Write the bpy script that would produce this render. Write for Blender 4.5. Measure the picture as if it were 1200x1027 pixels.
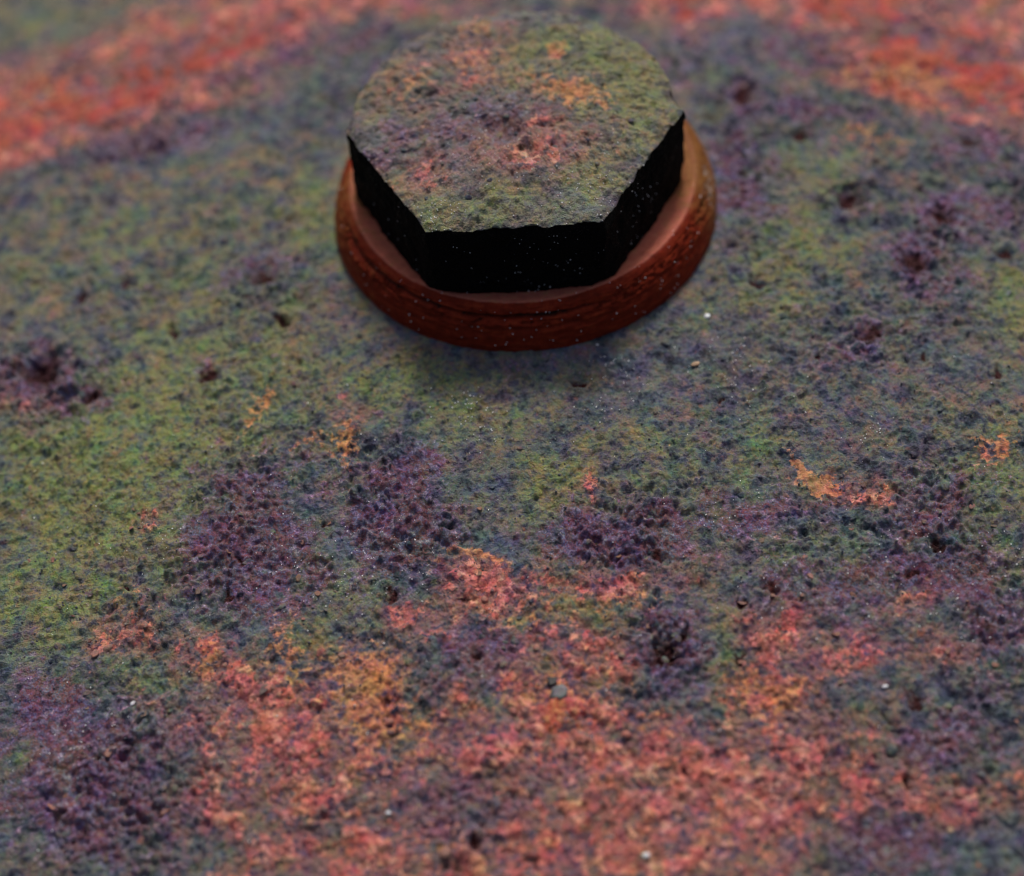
import bpy, bmesh, math
import numpy as np
from mathutils import Vector, Matrix

# ------------------------------------------------------------------ camera, sky, sun, exposure
scene = bpy.context.scene
MM = 0.001                                   # everything below is laid out in millimetres
for o in list(bpy.data.objects):
    bpy.data.objects.remove(o)
EL, ROLL, DIST, AIM, FPX = 45.24, -6.74, 266.2, (-3.68, -36.06), 2482.5
W, H = 1200.0, 1027.0
e = math.radians(EL)
CAM = np.array([0, -math.cos(e), math.sin(e)]) * DIST
FW = np.array([AIM[0], AIM[1], 0]) - CAM
FW /= np.linalg.norm(FW)
RT = np.cross(FW, [0, 0, 1]); RT /= np.linalg.norm(RT)
UP = np.cross(RT, FW)
rr = math.radians(ROLL)
RT, UP = RT * math.cos(rr) + UP * math.sin(rr), -RT * math.sin(rr) + UP * math.cos(rr)
cam = bpy.data.cameras.new('camera')
camo = bpy.data.objects.new('camera', cam)
scene.collection.objects.link(camo)
scene.camera = camo
camo.matrix_world = Matrix(((RT[0], UP[0], -FW[0], CAM[0] * MM), (RT[1], UP[1], -FW[1], CAM[1] * MM),
                            (RT[2], UP[2], -FW[2], CAM[2] * MM), (0, 0, 0, 1)))
cam.sensor_width = 36
cam.lens = FPX * 36 / W
cam.clip_start, cam.clip_end = 0.005, 10
FOCUS_Y = 585                                # picture row on which the plate is sharp
cam.dof.use_dof = True
cam.dof.aperture_fstop = 10.0

SUN_EL, SUN_AZ = 55, 10                      # sun high behind the bolt, a little to the right
world = bpy.data.worlds.new("World")
scene.world = world
world.use_nodes = True
nt = world.node_tree
sky = nt.nodes.new('ShaderNodeTexSky')
sky.sky_type = 'NISHITA'
sky.sun_disc = False
sky.sun_elevation = math.radians(SUN_EL)
sky.sun_rotation = math.radians(SUN_AZ)
sky.dust_density = 7.0
sky.ozone_density = 0.3
sky.air_density = 1.0
bg = nt.nodes['Background']
nt.links.new(sky.outputs[0], bg.inputs[0])
bg.inputs[1].default_value = 0.055
sun = bpy.data.lights.new('sun', 'SUN')
suno = bpy.data.objects.new('sun', sun)
scene.collection.objects.link(suno)
sun.energy = 1.5
sun.angle = math.radians(12)
sun.color = (1.0, 0.94, 0.86)
sv = Vector((math.sin(math.radians(SUN_AZ)) * math.cos(math.radians(SUN_EL)),
             math.cos(math.radians(SUN_AZ)) * math.cos(math.radians(SUN_EL)), math.sin(math.radians(SUN_EL))))
suno.rotation_euler = sv.to_track_quat('Z', 'Y').to_euler()
scene.view_settings.view_transform = 'Standard'
scene.view_settings.look = 'None'
scene.view_settings.exposure = 0.62
scene.view_settings.gamma = 1
scene.render.engine = 'CYCLES'
scene.cycles.filter_width = 1.0

rng = np.random.default_rng(11)
RDOME = 420.0                                # the plate bulges gently: radius of its curve


def at(px, py, z=None):
    """Point (mm) where the line of sight through a picture position meets the plate (or the level z)."""
    px, py = np.asarray(px, float), np.asarray(py, float)
    d = FW + ((px - W / 2) / FPX)[..., None] * RT - ((py - H / 2) / FPX)[..., None] * UP
    zz = np.zeros_like(px) if z is None else np.full_like(px, z)
    for k in range(4):
        t = (zz - CAM[2]) / d[..., 2]
        p = CAM + d * t[..., None]
        if z is not None:
            break
        zz = -(p[..., 0] ** 2 + p[..., 1] ** 2) / (2 * RDOME)
    return p


cam.dof.focus_distance = float((at(600, FOCUS_Y) - CAM) @ FW) * MM


# ------------------------------------------------------------------ noise in numpy
def gnoise(x, y, size, seed):
    r = np.random.default_rng(seed)
    a = r.random((256, 256)) * 2 * np.pi
    gx, gy = np.cos(a).astype(np.float32), np.sin(a).astype(np.float32)
    u, v = (x / size).astype(np.float32), (y / size).astype(np.float32)
    i, j = np.floor(u).astype(np.int32), np.floor(v).astype(np.int32)
    fu, fv = u - i, v - j
    i &= 255; j &= 255
    i1, j1 = (i + 1) & 255, (j + 1) & 255
    su = fu * fu * fu * (fu * (fu * 6 - 15) + 10)
    sv_ = fv * fv * fv * (fv * (fv * 6 - 15) + 10)
    n00 = gx[i, j] * fu + gy[i, j] * fv
    n10 = gx[i1, j] * (fu - 1) + gy[i1, j] * fv
    n01 = gx[i, j1] * fu + gy[i, j1] * (fv - 1)
    n11 = gx[i1, j1] * (fu - 1) + gy[i1, j1] * (fv - 1)
    a_ = n00 + su * (n10 - n00)
    b_ = n01 + su * (n11 - n01)
    return (a_ + sv_ * (b_ - a_)) * 1.5


def fbm(x, y, size, seed, octs=4, gain=0.5):
    s, a, t = 0, 1.0, 0
    for k in range(octs):
        s = s + a * gnoise(x + 17.3 * k, y - 9.1 * k, size / 2 ** k, seed + k)
        t += a
        a *= gain
    return s / t


def grains(x, y, cell, seed, keep, rmin, rmax):
    """Round grains scattered on jittered cells: height field 0..1-ish and a random value per grain."""
    r = np.random.default_rng(seed)
    N = 512
    jx, jy, rad, pr, val = [r.random((N, N)).astype(np.float32) for _ in range(5)]
    u, v = (x / cell).astype(np.float32), (y / cell).astype(np.float32)
    i, j = np.floor(u).astype(np.int32), np.floor(v).astype(np.int32)
    best = np.zeros_like(u)
    bv = np.zeros_like(u)
    for di in (-1, 0, 1):
        for dj in (-1, 0, 1):
            a, b = (i + di) & (N - 1), (j + dj) & (N - 1)
            R = (rmin + (rmax - rmin) * rad[a, b] ** 2) / cell
            dx = i + di + jx[a, b] - u
            dy = j + dj + jy[a, b] - v
            h = np.sqrt(np.maximum(0, 1 - (dx * dx + dy * dy) / (R * R))) * R * cell
            h = np.where(pr[a, b] < keep, h, 0)
            m = h > best
            best = np.where(m, h, best)
            bv = np.where(m, val[a, b], bv)
    return best, bv


def sstep(a, b, x):
    t = np.clip((x - a) / (b - a), 0, 1)
    return t * t * (3 - 2 * t)


# ------------------------------------------------------------------ where the corrosion has which colour
# picture position, half width, half height, turn in degrees, strength
ZONES = {
 'red': [(60,115,110,48,-8,1.45),(170,85,115,52,-18,1.45),(285,42,95,34,-20,1.45),(385,10,80,20,-15,.9),(470,10,50,16,0,.7),(10,165,60,26,-10,1.4),(545,4,40,8,0,.5),
         (800,10,50,24,0,1.4),(900,0,90,14,0,.9),(1000,14,80,34,5,1.45),(1080,52,110,42,15,1.45),(1150,95,80,34,25,1.4),(1180,25,80,50,0,1.0),(1060,98,90,20,12,1.4),(1135,140,60,14,30,.8),
         (600,910,330,110,0,.55),(950,900,200,100,0,.5),(320,860,150,110,0,.55),(570,688,60,26,0,1.15),(490,722,50,24,-10,.95),(760,672,60,20,-5,1.0),(700,692,50,26,0,.9),(615,770,60,40,0,.8),(660,830,55,42,0,1.25),
         (560,850,70,40,0,.7),(440,815,45,42,0,1.0),(140,745,34,20,-10,1.2),(180,615,20,17,0,1.1),(290,800,70,40,0,.75),(330,855,80,44,0,.95),(290,930,110,44,0,.85),
         (470,905,100,60,0,.75),(690,905,90,50,0,.9),(700,760,60,30,0,.75),(905,820,48,40,0,1.15),(900,742,50,30,0,1.0),(860,930,130,50,0,.95),(1075,705,45,18,0,1.2),(985,762,50,26,-15,.9),
         (1085,945,60,30,0,1.05),(1110,775,50,24,20,.75),(700,985,160,40,0,.95),(420,1000,120,32,0,.9),(890,1000,110,32,0,.95),(1030,582,46,16,18,1.05),(690,578,18,18,0,.9),
         (30,480,45,22,0,.65),(230,770,40,22,0,.7),(560,905,60,40,0,.5),(770,880,60,60,0,.85),(980,880,50,30,0,.6),(1180,930,40,30,0,.6),(410,490,18,22,0,.65),(350,1015,90,24,0,.9),
         (560,1015,120,24,0,.8),(960,940,70,36,0,.75),(300,610,26,30,0,.6),(250,865,40,22,0,.7),(1050,860,30,14,0,.5)],
 'orange': [(935,546,15,7,35,1.1),(962,563,20,11,30,1.3),(412,520,16,20,0,.9),(298,478,7,24,15,.8),(350,525,32,6,-15,.6),(430,815,42,40,0,1.0),(900,805,42,28,0,.8),(1170,535,22,14,-20,.8),(660,815,50,36,0,.65),(560,660,50,7,0,.8),
            (240,780,14,18,0,.7),(345,765,22,40,0,.6),(40,110,70,40,0,.5),(1060,92,70,14,12,.8),(760,840,30,20,0,.5),(150,710,40,10,0,.35),(610,725,60,26,0,.45),(720,715,60,16,0,.5),(470,860,70,40,0,.5),(500,980,80,30,0,.4),(180,20,60,16,-15,.5),(1020,160,40,12,0,.5)],
 'purple': [(70,85,40,10,-20,1.3),(140,140,50,9,-10,1.3),(205,60,30,12,-30,1.3),(300,75,40,10,-25,1.2),(330,20,30,10,-20,1.1),(1090,30,40,9,10,1.3),(1150,60,40,10,20,1.3),(1030,40,30,10,10,1.2),(1120,110,30,8,20,1.2),(95,100,16,14,0,1.3),(235,100,40,10,-25,.9),(345,60,40,14,-30,.8),(170,170,100,14,-12,.9),(1080,20,40,14,0,.7),(1010,75,50,10,20,.7),(960,130,70,24,0,.7),(1180,130,30,14,0,.8),(860,220,50,60,0,.7),(1020,400,30,24,0,.7),(1190,230,40,50,0,.6),(300,640,66,84,0,1.05),(470,610,62,84,0,1.05),(560,755,46,38,0,1.1),(605,790,40,30,-30,.9),(785,765,42,46,0,1.1),(695,632,50,34,0,1),(760,628,46,36,0,1.1),(890,610,80,54,0,.75),(1085,600,70,50,0,.75),
            (1110,680,100,48,0,.8),(905,700,60,26,0,.7),(130,890,110,80,0,.8),(60,840,60,60,0,.8),(120,955,110,60,0,.95),(1040,985,70,46,0,1.05),(520,930,64,60,0,.85),(1110,870,70,36,0,.8),(1120,255,70,42,0,.7),
            (1072,310,44,30,0,.95),(875,180,60,60,0,.65),(50,440,52,36,0,1.0),(310,328,44,16,0,.75),(215,150,120,16,-15,.6),(930,62,80,26,0,.7),(1150,170,60,26,0,.8),(430,60,60,46,0,.6),(660,425,120,20,0,.4),(1170,740,50,40,0,.7),
            (110,466,22,18,0,.7),(240,440,22,16,0,.5),(800,60,60,30,0,.5),(280,560,60,30,0,.6),(995,232,30,22,0,.6),(870,110,26,16,0,.8),(1150,820,60,40,0,.6),(120,320,60,20,0,.2),(240,690,70,40,0,.6),(520,810,60,40,0,.6),(1010,690,60,40,0,.7),(960,390,60,30,0,.3),(1120,340,60,30,0,.5)],
 'green': [(40,30,140,40,0,.55),(90,560,110,100,0,1.0),(180,500,120,90,0,.8),(60,710,80,60,0,.8),(250,420,110,60,0,.6),(180,620,90,60,0,.8),(370,250,60,50,0,.7),(240,350,100,50,0,.5),(150,260,140,60,0,.45),(460,445,70,34,0,.75),(550,490,90,40,0,.6),
           (960,205,50,44,0,.7),(935,285,60,40,0,.65),(1185,350,34,44,0,1.0),(830,605,100,40,0,.6),(800,545,80,30,0,.5),(645,570,60,34,0,.75),(685,722,50,20,0,.9),(590,720,40,24,0,.5),(50,880,40,18,0,.9),(1150,560,60,60,0,.6),(960,655,80,30,0,.6),
           (420,690,60,30,0,.5),(1010,880,50,40,0,.6),(855,752,26,60,0,.8),(1170,660,40,40,0,.6),(330,480,60,60,0,.5),(170,790,60,24,0,.6),(720,520,60,40,0,.4),(900,350,80,40,0,.4),(390,740,60,40,0,.5),(930,830,24,16,0,.6),(700,880,40,30,0,.3),(980,120,50,20,0,.5),(30,330,60,40,0,.5),(880,520,50,30,0,.5),(870,860,30,30,0,.5)],
 'slate': [(560,430,130,24,0,.35),(720,420,120,30,5,.5),(820,400,60,40,0,.5),(575,640,36,20,0,1.0),(30,50,130,56,0,.5),(320,150,90,26,-15,.6),(660,810,10,6,0,0),(480,505,50,40,0,.6),(700,460,100,40,0,.4),(420,880,50,60,0,.5),(400,660,40,40,0,.7),(810,830,40,60,0,.8),(960,790,60,50,0,.7),(560,960,70,40,0,.7),(860,30,80,50,0,.6),(850,230,40,70,0,.5),(740,930,30,16,0,.7),(1150,1000,80,40,0,.8),(980,980,40,40,0,.5),(1130,420,80,40,0,.5),(1000,640,60,30,0,.4),(420,640,30,60,0,.7),(330,330,80,40,0,.4),(100,190,150,20,-8,.5),(600,560,60,40,0,.4),(20,790,40,30,0,.5),(380,970,40,40,0,.4)],  # the first spot paints the ring's soft shadow on the plate
}
HEAD_ZONES = {
 'red': [(605,195,56,26,10,.92),(500,205,60,30,0,.78),(560,75,40,56,0,.8),(545,20,40,12,0,.8),(640,165,30,26,0,1.0),(530,225,40,14,0,.7),(480,110,50,40,0,.6),(680,170,50,30,0,.55),(700,300,0.1,.1,0,0)],
 'orange': [(676,122,38,13,5,.95),(706,138,7,4,15,1.5),(655,75,8,7,0,1.4),(560,50,18,10,0,.7),(555,90,28,20,0,.6),(490,115,26,14,0,.6),(485,160,10,6,0,.4),(640,105,36,14,0,.5)],
 'purple': [(590,158,46,26,0,1.0),(470,180,56,30,0,.75),(545,170,70,30,0,.75),(560,40,80,24,0,.5),(640,190,40,34,0,.4),(690,160,40,30,0,.3),(520,120,40,20,0,.4),(560,205,80,24,0,.3)],
 'green': [(740,120,60,60,0,.9),(620,90,40,30,0,.8),(690,60,70,30,0,.7),(560,245,80,24,0,.75),(690,215,50,26,0,.7),(450,110,50,50,0,.45),(500,258,26,16,0,.8),(620,230,30,20,0,.5),(465,215,20,16,0,.5)],
 'slate': [(455,175,20,12,0,1.0),(545,215,30,26,0,.6),(670,240,60,16,0,.9),(510,110,30,26,0,.5),(480,60,60,30,0,.4),(640,30,80,20,0,.5),(540,240,30,14,0,.5),(590,30,60,20,0,.4)],
}


def zone_fields(zones, x, y, z=None):
    """Soft fields on a surface (mm) from the lists above."""
    out = {}
    for k, bl in zones.items():
        f = np.zeros(x.shape, np.float32)
        for (px, py, rx, ry, an, w) in bl:
            if w == 0:
                continue
            c, s = math.cos(math.radians(an)), math.sin(math.radians(an))
            pts = at(np.array([px, px + rx * c, px - ry * s]), np.array([py, py + rx * s, py + ry * c]), z)[:, :2]
            A = np.array([pts[1] - pts[0], pts[2] - pts[0]]).T
            Ai = np.linalg.inv(A)
            dx, dy = x - pts[0, 0], y - pts[0, 1]
            m = (np.abs(dx) < 3.2 * np.abs(A[0]).max() + 3) & (np.abs(dy) < 3.2 * np.abs(A[1]).max() + 3)
            dx, dy = dx[m], dy[m]
            q = (Ai[0, 0] * dx + Ai[0, 1] * dy) ** 2 + (Ai[1, 0] * dx + Ai[1, 1] * dy) ** 2
            f[m] = np.maximum(f[m], w * np.exp(-0.62 * q)) * 0.75 + 0.25 * (f[m] + w * np.exp(-0.62 * q))
        out[k] = np.clip(f, 0, 1.5)
    return out


PITS = [(890,330,1.1,.6),(1180,300,1.2,.7),(1135,165,1.4,.8),(940,160,1.3,.7),(330,375,1.0,.6),(205,390,1.1,.6),(150,330,1.2,.6),(95,350,1.1,.5),(420,400,.6,.4),(1080,420,.9,.5),(960,420,.8,.5),(1165,440,.9,.6),(845,470,.6,.4),(380,610,.7,.4),(455,700,.8,.5),(270,700,1.0,.6),(770,650,1.0,.6),(800,745,1.1,.7),(560,770,.9,.5),(52,436,3.2,1.9),(1070,308,2.0,1.0),(872,110,2.2,1.2),(995,235,1.8,1.1),(1105,255,1.8,.9),(678,446,.9,.6),(455,822,1.0,.5),(1025,390,1.6,.8),(1010,395,.9,.6),
        (150,690,.6,.4),(780,770,1.6,.8),(900,690,.9,.5),(875,706,.8,.5),(1070,670,.9,.5),(805,905,.8,.5),(1060,915,.8,.6),(1075,820,1.0,.5),(1040,850,.8,.5),(110,464,1.2,.6),(240,442,1.4,.7),(280,660,.7,.5),
        (625,1012,.9,.5),(560,990,1.0,.5),(545,705,.6,.4),(310,325,1.8,.7),(1100,640,1.2,.6),(870,775,.8,.5)]
PITXY = at(np.array([p[0] for p in PITS]), np.array([p[1] for p in PITS]))[:, :2]


def plate_fields(x, y):
    """Height (mm) of the plate and the fields its material reads."""
    x = x.astype(np.float32); y = y.astype(np.float32)
    wx, wy = x + 4.2 * fbm(x, y, 9, 31, 5, 0.6), y + 4.2 * fbm(x, y, 9, 41, 5, 0.6)
    Z = zone_fields(ZONES, wx, wy)
    h = -(x * x + y * y) / (2 * RDOME)
    h = h + 0.55 * fbm(x, y, 22, 1, 3) + 0.26 * fbm(x, y, 5, 5, 3)
    rough = 0.42 + 0.85 * Z['purple'] * (1 - 0.5 * np.minimum(Z['red'], 1)) + 0.25 * sstep(-60, -10, -y)
    rough = rough * np.clip(0.85 + 1.5 * fbm(x, y, 13, 161, 2), 0.4, 1.25)     # some places smooth, some crusted
    fine = 0.30 * fbm(x, y, 1.5, 9, 4, 0.6) + 0.6 * np.abs(gnoise(x + .5 * fbm(x, y, 1.5, 20, 2), y, 2.3, 19)) + 0.55 * np.abs(gnoise(x, y + .4 * fbm(x, y, 1.2, 24, 2), 1.15, 23)) + 0.22 * np.abs(gnoise(x, y, 0.6, 27))
    lump = np.abs(gnoise(x + .8 * fbm(x, y, 2.5, 57, 3), y + .8 * fbm(x, y, 2.5, 59, 3), 3.4, 51)) * 0.95
    h = h - 0.15 + rough * (fine - 0.15) + np.clip(rough - 0.55, 0, 1) * (lump - 0.25)
    g1, v1 = grains(x, y, 1.9, 71, 0.30, 0.25, 0.62)
    g2, v2 = grains(x, y, 0.95, 72, 0.42, 0.14, 0.36)
    g3, v3 = grains(x, y, 0.55, 73, 0.5, 0.10, 0.22)
    dens = sstep(-0.25, 0.3, fbm(x, y, 9, 77, 2) + 0.35 * Z['purple'] - 0.2 * Z['red'])
    G = 0.72 * g1 * dens + 0.5 * g2 * (0.3 + 0.7 * dens) + 0.4 * g3
    h = h + G
    # layers of old paint and scale that have broken away in patches
    q = fbm(x, y, 3.4, 91, 5, 0.62) + 0.3 * fbm(x, y, 9, 97, 2)
    lay = sstep(0.02, 0.06, q)
    lay2 = sstep(0.27, 0.30, q)
    amt = 0.12 + 0.16 * np.clip(Z['red'], 0, 1)
    h = h + amt * lay + amt * lay2
    small = fbm(x, y, 1.1, 121, 3, 0.6)
    h = h + 0.34 * sstep(0.12, 0.5, small)
    pit = np.zeros_like(x)
    qx, qy = x + 1.5 * fbm(x, y, 2.2, 141, 3), y + 1.5 * fbm(x, y, 2.2, 143, 3)
    for (px, py), (_, _, r, d) in zip(PITXY, PITS):
        dd = ((qx - px) ** 2 + (qy - py) ** 2) / (r * r)
        m = dd < 9
        k = np.exp(-dd[m] * 1.3)
        h[m] += -d * k + 0.30 * d * np.exp(-((np.sqrt(dd[m]) - 1.5) / 0.4) ** 2)
        pit[m] = np.maximum(pit[m], k)
    gr = np.maximum(sstep(0.05, 0.2, g1 * dens), sstep(0.03, 0.15, g2 * dens) * 0.8)
    gv = np.where(g1 * dens > g2, v1, v2)
    near = np.exp(-((np.sqrt((x - 0.45) ** 2 + (y - 1.1) ** 2) - 23.6) / 1.5) ** 2)
    h = h * (1 - 0.75 * near) - 0.35 * near          # pressed flat under the ring
    Z.update(grain=gr, grainvalue=gv, pit=pit, layer=q, fleck=small)
    return h, Z


def plate_z(pts):
    pts = np.asarray(pts, float)
    return plate_fields(pts[:, 0].copy(), pts[:, 1].copy())


# ------------------------------------------------------------------ mesh helpers
def link(name, me, mat=None, parent=None, smooth=True):
    o = bpy.data.objects.new(name, me)
    scene.collection.objects.link(o)
    if mat and not me.materials:
        me.materials.append(mat)
    if parent:
        o.parent = parent
    return o


def np_mesh(name, verts, quads, attrs=None, tris=None, smooth=True):
    me = bpy.data.meshes.new(name)
    nv = len(verts)
    me.vertices.add(nv)
    me.vertices.foreach_set('co', (np.asarray(verts, np.float64) * MM).astype(np.float32).ravel())
    loops, starts = [], []
    n = 0
    if quads is not None and len(quads):
        loops.append(np.asarray(quads, np.int32).ravel()); starts.append(np.arange(len(quads)) * 4); n = len(quads) * 4
    if tris is not None and len(tris):
        loops.append(np.asarray(tris, np.int32).ravel()); starts.append(n + np.arange(len(tris)) * 3)
    L = np.concatenate(loops).astype(np.int32)
    S = np.concatenate(starts).astype(np.int32)
    me.loops.add(len(L)); me.polygons.add(len(S))
    me.loops.foreach_set('vertex_index', L)
    me.polygons.foreach_set('loop_start', S)
    if smooth:
        me.polygons.foreach_set('use_smooth', np.ones(len(S), bool))
    me.update(calc_edges=True)
    for k, a in (attrs or {}).items():
        at_ = me.attributes.new(k, 'FLOAT', 'POINT')
        at_.data.foreach_set('value', np.asarray(a, np.float32).ravel())
    me.validate()
    return me


def grid_quads(nr, nc, wrap=False):
    i = np.arange(nr - 1)[:, None]
    j = np.arange(nc if wrap else nc - 1)[None, :]
    j2 = (j + 1) % nc
    return np.stack([i * nc + j + 0 * j2, i * nc + j2, (i + 1) * nc + j2, (i + 1) * nc + j + 0 * j2], -1).reshape(-1, 4)


# ------------------------------------------------------------------ node helpers
def lin(r, g, b, k=1.0):
    f = lambda c: (c / 255 / 12.92) if c < 10 else ((c / 255 + 0.055) / 1.055) ** 2.4
    return (f(r) * k, f(g) * k, f(b) * k, 1)


class NT:
    def __init__(s, name):
        s.m = bpy.data.materials.new(name)
        s.m.use_nodes = True
        s.t = s.m.node_tree
        s.b = s.t.nodes['Principled BSDF']
        s.out = s.t.nodes['Material Output']

    def put(s, sock, v):
        if isinstance(v, bpy.types.NodeSocket):
            s.t.links.new(v, sock)
        else:
            sock.default_value = v

    def pos(s):
        g = s.t.nodes.new('ShaderNodeNewGeometry')
        v = s.t.nodes.new('ShaderNodeVectorMath'); v.operation = 'SCALE'
        s.t.links.new(g.outputs['Position'], v.inputs[0]); v.inputs['Scale'].default_value = 1000
        return v.outputs[0]

    def add(s, a, b):
        v = s.t.nodes.new('ShaderNodeVectorMath'); v.operation = 'ADD'
        s.put(v.inputs[0], a); s.put(v.inputs[1], b)
        return v.outputs[0]

    def scl(s, a, f):
        v = s.t.nodes.new('ShaderNodeVectorMath'); v.operation = 'MULTIPLY'
        s.put(v.inputs[0], a); s.put(v.inputs[1], f if isinstance(f, tuple) else (f, f, f))
        return v.outputs[0]

    def noise(s, vec, scale, detail=3, rough=0.55, dist=0.0, color=False):
        n = s.t.nodes.new('ShaderNodeTexNoise')
        s.put(n.inputs['Vector'], vec)
        n.inputs['Scale'].default_value = scale; n.inputs['Detail'].default_value = detail
        n.inputs['Roughness'].default_value = rough; n.inputs['Distortion'].default_value = dist
        return n.outputs['Color' if color else 'Fac']

    def chroma(s, vec, scale, gain, detail=4, rough=0.65):
        c = s.noise(vec, scale, detail, rough, color=True)
        return s.add(s.scl(s.add(c, (-.5, -.5, -.5)), gain), (.5, .5, .5))

    def voro(s, vec, scale, out='Color', rand=1.0):
        n = s.t.nodes.new('ShaderNodeTexVoronoi')
        s.put(n.inputs['Vector'], vec); n.inputs['Scale'].default_value = scale
        n.inputs['Randomness'].default_value = rand
        return n.outputs[out]

    def sep(s, c, i=0):
        n = s.t.nodes.new('ShaderNodeSeparateColor'); s.put(n.inputs[0], c)
        return n.outputs[i]

    def attr(s, name):
        n = s.t.nodes.new('ShaderNodeAttribute'); n.attribute_name = name
        return n.outputs['Fac']

    def mth(s, op, a, b=0.0, c=0.0, clamp=False):
        n = s.t.nodes.new('ShaderNodeMath'); n.operation = op; n.use_clamp = clamp
        s.put(n.inputs[0], a); s.put(n.inputs[1], b); s.put(n.inputs[2], c)
        return n.outputs[0]

    def mad(s, a, m, c):
        return s.mth('MULTIPLY_ADD', a, m, c)

    def ss(s, x, lo, hi):
        n = s.t.nodes.new('ShaderNodeMapRange'); n.interpolation_type = 'SMOOTHSTEP'
        s.put(n.inputs['Value'], x); n.inputs['From Min'].default_value = lo; n.inputs['From Max'].default_value = hi
        return n.outputs['Result']

    def mix(s, f, a, b, mode='MIX'):
        n = s.t.nodes.new('ShaderNodeMix'); n.data_type = 'RGBA'; n.blend_type = mode
        s.put(n.inputs[0], f); s.put(n.inputs[6], a); s.put(n.inputs[7], b)
        return n.outputs[2]

    def ramp(s, x, stops, interp='LINEAR'):
        n = s.t.nodes.new('ShaderNodeValToRGB'); r = n.color_ramp; r.interpolation = interp
        while len(r.elements) < len(stops):
            r.elements.new(0.5)
        for el, (p, c) in zip(r.elements, stops):
            el.position = p; el.color = c
        s.put(n.inputs[0], x)
        return n.outputs[0]

    def bump(s, h, dist, strength=1.0, normal=None):
        n = s.t.nodes.new('ShaderNodeBump')
        s.put(n.inputs['Height'], h); n.inputs['Distance'].default_value = dist; n.inputs['Strength'].default_value = strength
        if normal is not None:
            s.t.links.new(normal, n.inputs['Normal'])
        return n.outputs[0]


K = 1.33        # picture colour -> surface colour


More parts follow.
